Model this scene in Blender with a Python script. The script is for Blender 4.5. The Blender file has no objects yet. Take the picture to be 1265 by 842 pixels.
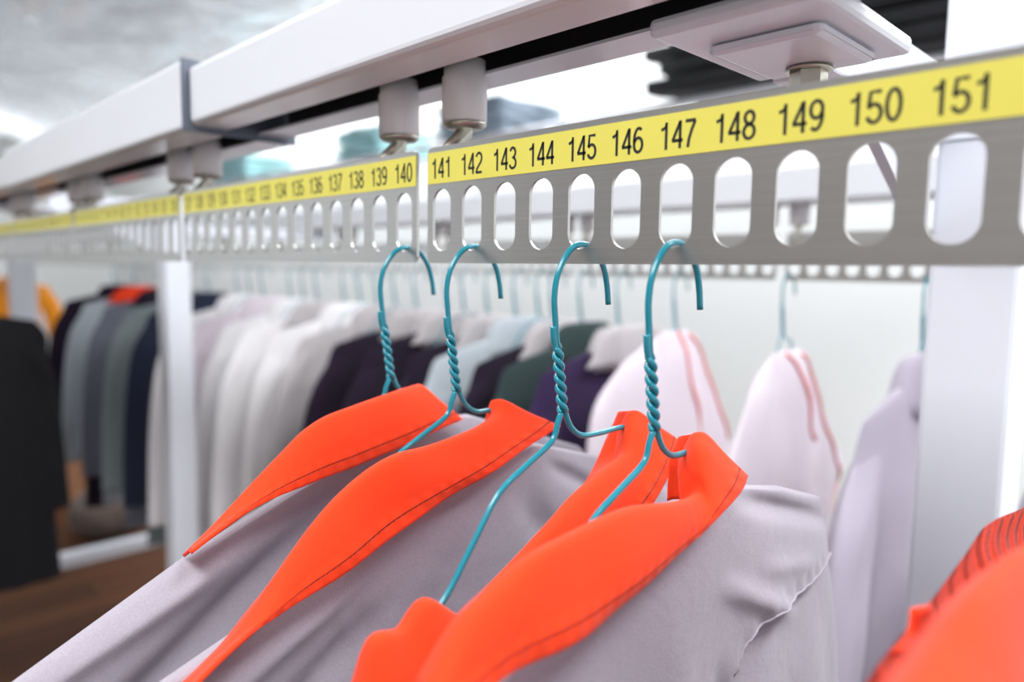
import bpy, bmesh, math, random
import numpy as np
from mathutils import Vector, Matrix
random.seed(7); rng = np.random.RandomState(5)
SC = bpy.context.scene
COL = SC.collection

# ------------------------------------------------------------------ camera
F, YAW, PIT, ROL, CD, CH = 894.9, 0.77997, 0.099495, 0.013494, .22176, -.00222
fw = np.array([math.sin(YAW)*math.cos(PIT), math.cos(YAW)*math.cos(PIT), -math.sin(PIT)])
r0 = np.array([math.cos(YAW), -math.sin(YAW), 0.0]); u0 = np.cross(r0, fw)
RV = r0*math.cos(ROL)+u0*math.sin(ROL); UV = -r0*math.sin(ROL)+u0*math.cos(ROL)
CO = np.array([-CD, 0, CH])
cam_d = bpy.data.cameras.new('camera'); cam = bpy.data.objects.new('camera', cam_d); COL.objects.link(cam)
cam_d.sensor_width = 36; cam_d.lens = F/1265*36; cam_d.clip_start = .01; cam_d.clip_end = 60
M = Matrix.Identity(4)
for i in range(3):
    M[i][0] = RV[i]; M[i][1] = UV[i]; M[i][2] = -fw[i]; M[i][3] = CO[i]
cam.matrix_world = M
cam_d.dof.use_dof = True; cam_d.dof.focus_distance = .292; cam_d.dof.aperture_fstop = 5.0
SC.camera = cam

# ------------------------------------------------------------------ light and exposure
w = bpy.data.worlds.new('world'); SC.world = w; w.use_nodes = True
bg = w.node_tree.nodes['Background']; bg.inputs[0].default_value = (.90, .95, 1.0, 1); bg.inputs[1].default_value = .95
vs = SC.view_settings; vs.view_transform = 'Standard'; vs.look = 'None'; vs.gamma = 1; vs.use_curve_mapping = False; vs.exposure = 0.15
def area(name, loc, size, power, color=(1, 1, 1), rot=(0, 0, 0)):
    l = bpy.data.lights.new(name, 'AREA'); l.shape = 'RECTANGLE'; l.size, l.size_y = size; l.energy = power; l.color = color
    o = bpy.data.objects.new(name, l); o.location = loc; o.rotation_euler = rot; COL.objects.link(o); return o
FILL_LAMPS = [(-.80, .60, .25, 1.6, 50, 'added fill light above the near side of the room'), (1.42, 2.0, .22, 2.5, 62, 'added fill light above the rear wall'),
         (.2, 4.9, .8, .22, 26, 'added fill light across the far end of the room'), (.55, -.55, .6, .2, 32, 'added fill light over the near end of the rails')]  # unseen overhead lamps, added to brighten the room
for x, y, sx, sy, pw, lab in FILL_LAMPS:
    area('fill_light', (x, y, 1.125), (2*sx, 2*sy), pw, (.965, .98, 1))

# ------------------------------------------------------------------ materials
def mat(name, col, rough=.6, metal=0., noise=None, bump=None, coat=0., sheen=0., spec=.5, trans=0., alpha=1.):
    m = bpy.data.materials.new(name); m.use_nodes = True
    nt = m.node_tree; N = nt.nodes; L = nt.links; b = N['Principled BSDF']
    b.inputs['Base Color'].default_value = (*col, 1); b.inputs['Roughness'].default_value = rough
    b.inputs['Metallic'].default_value = metal; b.inputs['Coat Weight'].default_value = coat
    b.inputs['Sheen Weight'].default_value = sheen; b.inputs['Specular IOR Level'].default_value = spec
    b.inputs['Transmission Weight'].default_value = trans; b.inputs['Alpha'].default_value = alpha
    tc = N.new('ShaderNodeTexCoord')
    if noise:   # scale(3), amount
        mp = N.new('ShaderNodeMapping'); mp.inputs['Scale'].default_value = noise[0]
        nz = N.new('ShaderNodeTexNoise'); nz.inputs['Scale'].default_value = 1; nz.inputs['Detail'].default_value = 4
        L.new(tc.outputs['Object'], mp.inputs[0]); L.new(mp.outputs[0], nz.inputs['Vector'])
        mx = N.new('ShaderNodeMix'); mx.data_type = 'RGBA'
        a = noise[1]
        mx.inputs[6].default_value = (*[c*(1-a) for c in col], 1); mx.inputs[7].default_value = (*[min(1, c*(1+a)) for c in col], 1)
        L.new(nz.outputs[0], mx.inputs[0]); L.new(mx.outputs[2], b.inputs['Base Color'])
    if bump:    # scale(3), strength, distance
        mp2 = N.new('ShaderNodeMapping'); mp2.inputs['Scale'].default_value = bump[0]
        n2 = N.new('ShaderNodeTexNoise'); n2.inputs['Scale'].default_value = 1; n2.inputs['Detail'].default_value = 3
        L.new(tc.outputs['Object'], mp2.inputs[0]); L.new(mp2.outputs[0], n2.inputs['Vector'])
        bp = N.new('ShaderNodeBump'); bp.inputs['Strength'].default_value = bump[1]; bp.inputs['Distance'].default_value = bump[2]
        L.new(n2.outputs[0], bp.inputs['Height']); L.new(bp.outputs[0], b.inputs['Normal'])
    return m
def cloth(name, col, amt=.08, fine=900, wr=.0012, wscale=38, sheen=.15):
    """woven cloth: fine weave plus soft wrinkles"""
    m = mat(name, col, .85, sheen=sheen, spec=.2)
    nt = m.node_tree; N = nt.nodes; L = nt.links; b = N['Principled BSDF']; b.inputs['Sheen Roughness'].default_value = .5
    tc = N['Texture Coordinate']
    n1 = N.new('ShaderNodeTexNoise'); n1.inputs['Scale'].default_value = fine; n1.inputs['Detail'].default_value = 2
    n2 = N.new('ShaderNodeTexNoise'); n2.inputs['Scale'].default_value = wscale; n2.inputs['Detail'].default_value = 3; n2.inputs['Distortion'].default_value = .6
    L.new(tc.outputs['Object'], n1.inputs['Vector']); L.new(tc.outputs['Object'], n2.inputs['Vector'])
    mx = N.new('ShaderNodeMix'); mx.data_type = 'RGBA'
    mx.inputs[6].default_value = (*[c*(1-amt) for c in col], 1); mx.inputs[7].default_value = (*[min(1, c*(1+amt)) for c in col], 1)
    L.new(n1.outputs[0], mx.inputs[0]); L.new(mx.outputs[2], b.inputs['Base Color'])
    b1 = N.new('ShaderNodeBump'); b1.inputs['Strength'].default_value = .35; b1.inputs['Distance'].default_value = .0003
    b2 = N.new('ShaderNodeBump'); b2.inputs['Strength'].default_value = .7; b2.inputs['Distance'].default_value = wr
    L.new(n1.outputs[0], b1.inputs['Height']); L.new(n2.outputs[0], b2.inputs['Height']); L.new(b1.outputs[0], b2.inputs['Normal'])
    L.new(b2.outputs[0], b.inputs['Normal'])
    return m
def collar_cloth(name, col):
    """cloth with a row of stitching near the free edge (UV v = 1 at the edge) and puckers along it"""
    m = cloth(name, col, .05, 1100, .0026, 26, .1)
    nt = m.node_tree; N = nt.nodes; L = nt.links; b = N['Principled BSDF']
    uv = N.new('ShaderNodeUVMap'); sp = N.new('ShaderNodeSeparateXYZ'); L.new(uv.outputs[0], sp.inputs[0])
    def mth(op, a, bb=None, c=None):
        n = N.new('ShaderNodeMath'); n.operation = op
        for i, v in enumerate((a, bb, c)):
            if v is None: continue
            if isinstance(v, (int, float)): n.inputs[i].default_value = v
            else: L.new(v, n.inputs[i])
        return n.outputs[0]
    d = mth('ABSOLUTE', mth('SUBTRACT', sp.outputs[1], .80))
    line = mth('SUBTRACT', 1.0, mth('MINIMUM', mth('MULTIPLY', d, 55.0), 1.0))
    dash = mth('GREATER_THAN', mth('SINE', mth('MULTIPLY', sp.outputs[0], 2600.0)), -.45)
    st = mth('MULTIPLY', line, dash)
    wide = mth('SUBTRACT', 1.0, mth('MINIMUM', mth('MULTIPLY', d, 5.5), 1.0))
    puck = mth('MULTIPLY', mth('ADD', mth('MULTIPLY', mth('SINE', mth('ADD', mth('MULTIPLY', sp.outputs[0], 900.0), mth('MULTIPLY', sp.outputs[1], 5.0))), .35), 0.5), wide)
    h = mth('SUBTRACT', mth('MULTIPLY', puck, .6), mth('MULTIPLY', line, 1.0))
    bp = N.new('ShaderNodeBump'); bp.inputs['Strength'].default_value = .9; bp.inputs['Distance'].default_value = .0016
    L.new(h, bp.inputs['Height']); L.new(b.inputs['Normal'].links[0].from_socket, bp.inputs['Normal']); L.new(bp.outputs[0], b.inputs['Normal'])
    old = b.inputs['Base Color'].links[0].from_socket
    mx = N.new('ShaderNodeMix'); mx.data_type = 'RGBA'; mx.inputs[7].default_value = (*[c*.62 for c in col], 1)
    L.new(old, mx.inputs[6]); L.new(mth('MULTIPLY', st, .8), mx.inputs[0]); L.new(mx.outputs[2], b.inputs['Base Color'])
    return m
ENAMEL = mat('white_enamel', (.80, .81, .85), .28, coat=.3, bump=((40, 6, 40), .03, .002))
ENAMEL2 = mat('white_enamel_post', (.78, .80, .86), .35, coat=.2, bump=((30, 30, 4), .03, .002))
STEEL = mat('brushed_steel', (.63, .615, .59), .33, 1.0, noise=((4, 8, 900), .12), bump=((20, 20, 1500), .12, .0004))
ZINC = mat('zinc_steel', (.52, .50, .42), .3, 1.0, noise=((90, 90, 90), .12))
DARK = mat('near_black', (.05, .045, .05), .6)  # near-black: paints the shade inside the beams, also colours the rail end cap
NYLON = mat('nylon_roller', (.72, .68, .68), .38, noise=((60, 60, 60), .10), bump=((20, 20, 500), .1, .0004))
SCUFF = mat('scuffed_nylon', (.50, .42, .40), .55, noise=((300, 300, 60), .35))
YELLOW = mat('yellow_label', (.76, .69, .115), .45, noise=((60, 60, 60), .04))
INK = mat('black_ink', (.018, .017, .015), .5)
TEAL = mat('turquoise_plastic_coat', (.0, .235, .31), .25, coat=.4, noise=((200, 200, 200), .08))
GREY = cloth('grey_lilac_cloth', (.35, .315, .365), .16, 1200, .0026, 26, .25)
ORANGE = collar_cloth('orange_cloth', (.92, .054, .010))
ORANGE_P = cloth('orange_plain_cloth', (.92, .054, .010), .05, 1000, .001, 60)
WHITEC = cloth('white_cloth', (.85, .83, .84), .03, 300, .003, 14)
PINKW = cloth('pinkish_white_cloth', (.70, .62, .68), .05, 300, .003, 16)
LILAC = cloth('pale_lilac_cloth', (.52, .47, .55), .05, 300, .003, 16)
PURPLE = cloth('dark_purple_cloth', (.013, .006, .019), .1, 300, .004, 18)
VIOLET = cloth('violet_cloth', (.030, .013, .058), .1, 300, .004, 18)
BLUEG = cloth('pale_blue_grey_cloth', (.45, .50, .54), .05, 300, .003, 16)
LGREY = cloth('light_grey_cloth', (.48, .45, .46), .05, 300, .003, 20)
NAVY = cloth('navy_cloth', (.016, .022, .045), .1, 300, .003, 16)
BLACKC = cloth('black_cloth', (.010, .010, .012), .1, 300, .003, 16)
SLATE = cloth('slate_cloth', (.16, .17, .21), .1, 300, .004, 16)
GREEN = cloth('grey_green_cloth', (.20, .235, .24), .1, 300, .004, 16)
DGREEN = cloth('dark_green_cloth', (.03, .05, .05), .1, 300, .004, 16)
PIPE = mat('salmon_piping', (.78, .25, .22), .7, noise=((100, 100, 100), .06))
TEALC = cloth('teal_cloth', (.42, .70, .72), .1, 300, .004, 16)
WALL = mat('wall_paint', (.84, .86, .85), .8, noise=((1.2, 1.2, 1.2), .02))
WALLG = mat('wall_paint_grey', (.34, .33, .32), .8, noise=((2, 2, 2), .1))
CEIL = mat('ceiling_paint', (.80, .81, .82), .8, noise=((1, 1, 1), .03))

def wood_floor():
    m = mat('brown_wood_floor', (.10, .045, .022), .6, spec=.2)
    nt = m.node_tree; N = nt.nodes; L = nt.links; b = N['Principled BSDF']; tc = N['Texture Coordinate']
    mp = N.new('ShaderNodeMapping'); mp.inputs['Rotation'].default_value = (0, 0, 0)
    L.new(tc.outputs['Object'], mp.inputs[0])
    br = N.new('ShaderNodeTexBrick'); br.inputs['Scale'].default_value = 1
    br.inputs['Brick Width'].default_value = 1.1; br.inputs['Row Height'].default_value = .14; br.inputs['Mortar Size'].default_value = .004
    br.inputs['Color1'].default_value = (.10, .034, .013, 1); br.inputs['Color2'].default_value = (.19, .070, .025, 1); br.inputs['Mortar'].default_value = (.02, .01, .006, 1)
    L.new(mp.outputs[0], br.inputs['Vector'])
    mp2 = N.new('ShaderNodeMapping'); mp2.inputs['Scale'].default_value = (2, 40, 1)
    nz = N.new('ShaderNodeTexNoise'); nz.inputs['Scale'].default_value = 1; nz.inputs['Detail'].default_value = 6
    L.new(tc.outputs['Object'], mp2.inputs[0]); L.new(mp2.outputs[0], nz.inputs['Vector'])
    mx = N.new('ShaderNodeMix'); mx.data_type = 'RGBA'; mx.blend_type = 'MULTIPLY'; mx.inputs[0].default_value = .6
    L.new(br.outputs[0], mx.inputs[6]); L.new(nz.outputs[0], mx.inputs[7])
    g = N.new('ShaderNodeMix'); g.data_type = 'RGBA'; g.blend_type = 'MULTIPLY'; g.inputs[0].default_value = 0
    L.new(mx.outputs[2], b.inputs['Base Color'])
    return m
FLOOR = wood_floor()

def film_mat():
    m = mat('clear_plastic_film', (.80, .83, .87), .12, metal=.35, coat=.8, spec=.9)
    nt = m.node_tree; N = nt.nodes; L = nt.links; b = N['Principled BSDF']; tc = N['Texture Coordinate']
    n = N.new('ShaderNodeTexNoise'); n.inputs['Scale'].default_value = 2.2; n.inputs['Detail'].default_value = 4; n.inputs['Distortion'].default_value = 1.6
    L.new(tc.outputs['Object'], n.inputs['Vector'])
    bp = N.new('ShaderNodeBump'); bp.inputs['Strength'].default_value = 1.0; bp.inputs['Distance'].default_value = .35
    L.new(n.outputs[0], bp.inputs['Height']); L.new(bp.outputs[0], b.inputs['Normal'])
    tr = N.new('ShaderNodeBsdfTranslucent'); tr.inputs[0].default_value = (.88, .92, .97, 1); ms = N.new('ShaderNodeMixShader'); ms.inputs[0].default_value = .22
    L.new(b.outputs[0], ms.inputs[1]); L.new(tr.outputs[0], ms.inputs[2]); L.new(ms.outputs[0], N['Material Output'].inputs[0])
    return m
FILM = film_mat()

# ------------------------------------------------------------------ helpers
def link(name, bm, m, parent=None, smooth=False, recalc=True):
    if recalc: bmesh.ops.recalc_face_normals(bm, faces=bm.faces[:])
    me = bpy.data.meshes.new(name); bm.to_mesh(me); bm.free()
    ms = m if isinstance(m, (list, tuple)) else [m]
    for x in ms: me.materials.append(x)
    if smooth:
        for p in me.polygons: p.use_smooth = True
    o = bpy.data.objects.new(name, me); COL.objects.link(o)
    if parent: o.parent = parent; o.location = (0, 0, 0)
    return o
def tag(o, label=None, cat=None, group=None, kind=None):
    if label: o['label'] = label
    if cat: o['category'] = cat
    if group: o['group'] = group
    if kind: o['kind'] = kind
    return o
def thing(name, label, cat, loc=(0, 0, 0), group=None):
    o = bpy.data.objects.new(name, None); COL.objects.link(o); o.location = loc; o.empty_display_size = .02
    return tag(o, label, cat, group)
def copy_tree(o, loc, label=None, group=None):
    c = o.copy(); COL.objects.link(c); c.location = loc
    if label: c['label'] = label
    if group: c['group'] = group
    for ch in list(o.children):
        d = ch.copy(); COL.objects.link(d); d.parent = c
        for g in list(ch.children):
            e = g.copy(); COL.objects.link(e); e.parent = d
    return c
def box(bm, a, b, bev=0., seg=2):
    t = bmesh.new()
    r = bmesh.ops.create_cube(t, size=1)
    for v in t.verts:
        v.co = Vector([(a[i]+b[i])/2 + v.co[i]*(b[i]-a[i]) for i in range(3)])
    if bev: bmesh.ops.bevel(t, geom=t.edges[:], offset=bev, segments=seg, affect='EDGES', profile=.5)
    me = bpy.data.meshes.new('t'); t.to_mesh(me); t.free(); bm.from_mesh(me); bpy.data.meshes.remove(me)
    return bm
def boxobj(name, a, b, m, parent=None, bev=0., seg=2):
    return link(name, box(bmesh.new(), a, b, bev, seg), m, parent)
def lathe(bm, prof, cx, cy, n=32, smooth=True):
    rings = []
    for r, z in prof:
        rings.append([bm.verts.new((cx+r*math.cos(2*math.pi*i/n), cy+r*math.sin(2*math.pi*i/n), z)) for i in range(n)])
    for a, b in zip(rings, rings[1:]):
        for i in range(n):
            f = bm.faces.new((a[i], a[(i+1) % n], b[(i+1) % n], b[i])); f.smooth = smooth
    bm.faces.new(rings[0]); bm.faces.new(rings[-1][::-1])
    return bm
def crom(P, n):
    """Catmull-Rom resample of P (k,d) to about n points per span"""
    P = np.asarray(P, float); out = []
    Q = np.vstack([2*P[0]-P[1], P, 2*P[-1]-P[-2]])
    for i in range(1, len(Q)-2):
        for j in range(n):
            t = j/n; a, b, c, d = Q[i-1], Q[i], Q[i+1], Q[i+2]
            out.append(.5*((2*b)+(-a+c)*t+(2*a-5*b+4*c-d)*t*t+(-a+3*b-3*c+d)*t**3))
    out.append(P[-1]); return np.array(out)
def tube(bm, P, r, n=10, cap=True):
    P = np.asarray(P, float); T = np.gradient(P, axis=0); T /= np.linalg.norm(T, axis=1)[:, None]+1e-12
    ref = np.array([0, 1., 0]) if abs(T[0][1]) < .9 else np.array([1., 0, 0])
    N = np.cross(T[0], ref); N /= np.linalg.norm(N); rings = []
    for i in range(len(P)):
        N = N-T[i]*(N@T[i]); N /= np.linalg.norm(N); B = np.cross(T[i], N)
        rr = r[i] if hasattr(r, '__len__') else r
        rings.append([bm.verts.new(P[i]+rr*(math.cos(2*math.pi*k/n)*N+math.sin(2*math.pi*k/n)*B)) for k in range(n)])
    for a, b in zip(rings, rings[1:]):
        for i in range(n):
            f = bm.faces.new((a[i], a[(i+1) % n], b[(i+1) % n], b[i])); f.smooth = True
    if cap: bm.faces.new(rings[0]); bm.faces.new(rings[-1])
    return bm
def at(px, py, ax, v):
    d = fw+RV*(px-632.5)/F+UV*(421-py)/F
    return CO+d*((v-CO[ax])/d[ax])
def grid(bm, G, uvl=None, Ut=None, Vt=None):
    n, m = len(G), len(G[0])
    V = [[bm.verts.new(G[i][j]) for j in range(m)] for i in range(n)]
    for i in range(n-1):
        for j in range(m-1):
            f = bm.faces.new((V[i][j], V[i+1][j], V[i+1][j+1], V[i][j+1])); f.smooth = True
            if uvl:
                for lp, (a, b) in zip(f.loops, ((i, j), (i+1, j), (i+1, j+1), (i, j+1))):
                    lp[uvl].uv = (Ut[a], Vt[b])
    return V
def sheet(name, rows, m, parent=None, th=.0013, nu=6, nv=6, vpar=None, ripple=0., seed=0):
    """rows: list of stations, each a list of 3-D points across the cloth"""
    A = np.array(rows, float)                       # s, k, 3
    B = np.array([crom(A[i], nv) for i in range(A.shape[0])])      # s, K, 3
    C = np.array([crom(B[:, j], nu) for j in range(B.shape[1])]).transpose(1, 0, 2)
    k = A.shape[1]; vp = vpar if vpar is not None else list(np.linspace(0, 1, k))
    Vt = np.interp(np.linspace(0, k-1, C.shape[1]), range(k), vp)
    mid = C[:, C.shape[1]//2]; Ut = np.concatenate([[0], np.cumsum(np.linalg.norm(np.diff(mid, axis=0), axis=1))])
    if ripple:
        rs = np.random.RandomState(seed)
        for q in range(7):
            f = rs.uniform(30, 160); g = rs.uniform(-4, 4); ph = rs.uniform(0, 6.3)
            wv = np.sin(Ut[:, None]*f+Vt[None]*g+ph)*ripple*rs.uniform(.3, 1)*np.clip(Vt[None], 0, 1)
            C[:, :, 1] += wv
    bm = bmesh.new(); uvl = bm.loops.layers.uv.new('UVMap')
    grid(bm, C, uvl, Ut, Vt)
    o = link(name, bm, m, parent, True, recalc=False)
    s = o.modifiers.new('thick', 'SOLIDIFY'); s.thickness = th; s.offset = 0
    return o

# ------------------------------------------------------------------ setting
def struct(name, a, b, m, bev=0.):
    return tag(boxobj(name, a, b, m, None, bev), kind='structure')
struct('floor', (-2.6, -1.6, -1.36), (2.2, 7.0, -1.30), FLOOR)
struct('ceiling', (-2.6, -1.6, 1.15), (2.2, 7.0, 1.21), CEIL)
struct('wall_right', (1.75, -1.6, -1.30), (1.83, 7.0, 1.15), WALL)
struct('wall_back', (-2.6, 6.9, -1.30), (1.75, 6.98, 1.15), WALL)
struct('wall_left', (-2.6, -1.6, -1.30), (-2.52, 3.2, 1.15), WALLG)
struct('trim_1', (-2.6, 3.2, -1.30), (-2.52, 6.9, -.75), WALL)      # sill wall under the wide window
for x, y, sx, sy, pw, lab in FILL_LAMPS:
    t = thing('fill_fixture', lab, 'ceiling light', (x, y, 1.15), 'added fill lights')
    boxobj('housing', (-sx-.02, -sy-.02, -.015), (sx+.02, sy+.02, -.001), ENAMEL, t, .003)  # plain fixture for the added fill light, out of view

# ------------------------------------------------------------------ conveyor beams
def channel(name, x0, x1, z0, z1, y0, y1, s0, s1, label, m=ENAMEL, lining=True, group='white conveyor beams'):
    t = .0014; rd = .0045
    def arc(cx, cz, a0, n=4):
        return [(cx+rd*math.cos(math.radians(a0+90*i/n)), cz+rd*math.sin(math.radians(a0+90*i/n))) for i in range(n+1)]
    pts = [(s0, z0)]
    pts += arc(x0+rd, z0+rd, 180)[::-1] if False else [(x0+rd-rd*math.sin(math.radians(a)), z0+rd-rd*math.cos(math.radians(a))) for a in (0, 22, 45, 68, 90)]
    pts += [(x0+rd-rd*math.cos(math.radians(a)), z1-rd+rd*math.sin(math.radians(a))) for a in (0, 22, 45, 68, 90)]
    pts += [(x1-rd+rd*math.sin(math.radians(a)), z1-rd+rd*math.cos(math.radians(a))) for a in (0, 22, 45, 68, 90)]
    pts += [(x1-rd+rd*math.cos(math.radians(a)), z0+rd-rd*math.sin(math.radians(a))) for a in (0, 22, 45, 68, 90)]
    pts += [(s1, z0), (s1, z0+t), (x1-t, z0+t), (x1-t, z1-t), (x0+t, z1-t), (x0+t, z0+t), (s0, z0+t)]
    bm = bmesh.new()
    A = [bm.verts.new((p[0], y0, p[1])) for p in pts]; B = [bm.verts.new((p[0], y1, p[1])) for p in pts]
    n = len(pts)
    for i in range(n): bm.faces.new((A[i], A[(i+1) % n], B[(i+1) % n], B[i]))
    bm.faces.new(A); bm.faces.new(B[::-1])
    root = thing(name, label, 'beam', ((x0+x1)/2, (y0+y1)/2, z0), group)
    bmesh.ops.translate(bm, verts=bm.verts, vec=-Vector(root.location))
    link('channel', bm, m, root)
    if lining:
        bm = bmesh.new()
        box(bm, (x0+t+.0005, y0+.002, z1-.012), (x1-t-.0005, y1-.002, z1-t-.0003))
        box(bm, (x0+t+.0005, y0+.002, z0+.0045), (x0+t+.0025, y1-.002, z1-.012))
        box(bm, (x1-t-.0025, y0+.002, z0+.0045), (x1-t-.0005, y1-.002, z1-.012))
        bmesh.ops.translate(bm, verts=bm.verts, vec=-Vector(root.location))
        link('shade_lining', bm, DARK, root)  # dark lining added to stand for the shade inside the channel
    return root
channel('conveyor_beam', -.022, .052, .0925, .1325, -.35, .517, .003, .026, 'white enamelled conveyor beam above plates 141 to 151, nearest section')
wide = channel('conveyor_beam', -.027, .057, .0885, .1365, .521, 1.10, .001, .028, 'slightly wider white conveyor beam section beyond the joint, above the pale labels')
c0_ = Vector(wide.location)
boxobj('end_plate', Vector((-.0268, .5186, .0887))-c0_, Vector((.0568, .5208, .1368))-c0_, mat('grey_end_plate', (.12, .14, .18), .5), wide)
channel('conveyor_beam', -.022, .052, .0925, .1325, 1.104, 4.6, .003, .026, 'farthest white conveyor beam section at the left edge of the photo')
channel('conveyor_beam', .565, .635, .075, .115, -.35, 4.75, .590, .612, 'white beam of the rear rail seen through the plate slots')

# posts with cross arm
def post(y, label, x=.2935, h=.0235, base=-1.30, arm=True, top=.42):
    t = thing('support_post', label, 'post', (x, y, base), 'white support posts')
    L = lambda a: tuple(a[i]-(x, y, base)[i] for i in range(3))
    def b(name, a, c, m=ENAMEL2, bev=.003): return boxobj(name, L(a), L(c), m, t, bev)
    b('column', (x-h, y-h, base+.002), (x+h, y+h, top))
    b('foot_plate', (x-h-.03, y-h-.004, base), (x+h+.03, y+h+.004, base+.008), ENAMEL2, .002)
    if not arm: return t
    b('bracket_plate', (.012, y-.013, .0845), (.100, y+.052, .0915), ENAMEL2, .0022)
    b('bracket_plate', (.034, y-.004, .0805), (.088, y+.040, .0846), ENAMEL2, .0030)
    b('cross_arm', (.1005, y+.018, .0835), (x-h-.0005, y+.046, .1165), ENAMEL2, .0015)
    b('cross_arm', (x+h+.0005, y-.012, .0520), (.64, y+.012, .0735), ENAMEL2, .0015)
    b('shoulder_sleeve', (x-h-.002, y-h-.002, .0765), (x+h+.002, y+h+.002, .0790), ENAMEL2, .0005)
    bm = bmesh.new()      # gusset under the arm
    P = [(.150, .0830), (x-h-.0005, .0830), (x-h-.0005, .018)]
    A = [bm.verts.new(L((p[0], y+.026, p[1]))) for p in P]; B = [bm.verts.new(L((p[0], y+.032, p[1]))) for p in P]
    bm.faces.new(A); bm.faces.new(B[::-1])
    for i in range(3): bm.faces.new((A[i], A[(i+1) % 3], B[(i+1) % 3], B[i]))
    link('gusset', bm, ENAMEL2, t)
    bm = bmesh.new(); c = L((.076, y+.018, 0)); z = 1.30
    lathe(bm, [(.0090, z+.0786), (.0090, z+.0799)], c[0], c[1], 28)
    lathe(bm, [(.0068, z+.0700), (.0074, z+.0708), (.0074, z+.0785)], c[0], c[1], 6, False)
    lathe(bm, [(.0040, z+.0660), (.0045, z+.0670), (.0045, z+.0700)], c[0], c[1], 20)
    link('hex_bolt', bm, ZINC, t)
    return t
post(.114, 'white square support post at right behind number 151')
post(1.44, 'white square support post in front of the white coats at left', top=.1165)
post(3.47, 'white post standing on the floor rail beside the black jacket at far left', .43, .042, -1.2445, False, top=.05)

# ------------------------------------------------------------------ number plates
SP = .02155
PH = .0548
def plate_bm(n, th=.0014, mirror=1):
    """slotted steel strip, local origin at its middle bottom; x = thickness"""
    bm = bmesh.new(); W = n*SP; r = .00665; zc0, zc1 = .0058+r, .0350-r; cr = .003
    for k in range(n):
        yc = -W/2+(k+.5)*SP
        S, O = [], []
        N = 48
        for i in range(N):
            a = 2*math.pi*(i+.5)/N; ca, sa = math.cos(a), math.sin(a)
            cz = zc1 if sa > 0 else zc0
            S.append((yc+r*ca, cz+r*sa))
            # outer rect, ray from slot centre
            zm = (zc0+zc1)/2; hy = SP/2
            # direction toward the slot point, projected to the rect
            dy, dz = r*ca, cz+r*sa-zm
            t = 1e9
            if dy: t = min(t, hy/abs(dy))
            if dz > 0: t = min(t, (PH-zm)/dz)
            if dz < 0: t = min(t, zm/-dz)
            O.append([yc+dy*t, zm+dz*t])
        # snap nearest points to the four corners
        for cy in (-1, 1):
            for zz in (0, PH):
                q = (yc+cy*SP/2, zz); j = min(range(N), key=lambda i: (O[i][0]-q[0])**2+(O[i][1]-q[1])**2)
                O[j] = [q[0]-cy*(.0009 if (k == 0 and cy < 0) or (k == n-1 and cy > 0) else 0), q[1]+(.0009 if zz == 0 else -.0009)*((k == 0 and cy < 0) or (k == n-1 and cy > 0))]
        Sv = [bm.verts.new((-th/2, p[0], p[1])) for p in S]; Ov = [bm.verts.new((-th/2, p[0], p[1])) for p in O]
        for i in range(N): bm.faces.new((Sv[i], Sv[(i+1) % N], Ov[(i+1) % N], Ov[i]))
    bmesh.ops.remove_doubles(bm, verts=bm.verts, dist=1e-6)
    bmesh.ops.recalc_face_normals(bm, faces=bm.faces[:])
    g = bmesh.ops.extrude_face_region(bm, geom=bm.faces[:])
    bmesh.ops.translate(bm, verts=[v for v in g['geom'] if isinstance(v, bmesh.types.BMVert)], vec=(th, 0, 0))
    return bm
def roller(parent, x, y, z, dx):
    """nylon guide roller (children of the plate); local coordinates"""
    bm = bmesh.new(); R = .0110
    lathe(bm, [(R-.001, z), (R, z+.001), (R, z+.0215), (R-.0008, z+.0225), (R-.0008, z+.0295)], x, y, 40)
    ro = link('roller', bm, NYLON, parent)
    bm = bmesh.new(); lathe(bm, [(R-.0004, z+.0165), (R+.0002, z+.0170), (R+.0002, z+.0210), (R-.0004, z+.0213)], x, y, 40)
    bm = bmesh.new(); lathe(bm, [(.0050, z-.0026), (.0092, z-.0024), (R-.0002, z-.0008), (R-.0001, z-.0001)], x, y, 36)
    link('washer', bm, ZINC, ro)
    bm = bmesh.new(); P = crom([(x, y, z-.0005), (x-.0004*dx, y+.0002, z-.005), (x-.004*dx, y+.0015, z-.0095), (x-.0085*dx, y+.002, z-.0150), (x-.0095*dx, y+.002, z-.024)], 6)
    tube(bm, P, .0042, 16); link('stem', bm, ZINC, parent)
def arcp(cx, cz, rx, rz, a0, a1, n=14):
    return [(cx+rx*math.cos(math.radians(a0+(a1-a0)*i/n)), cz+rz*math.sin(math.radians(a0+(a1-a0)*i/n))) for i in range(n+1)]
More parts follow.
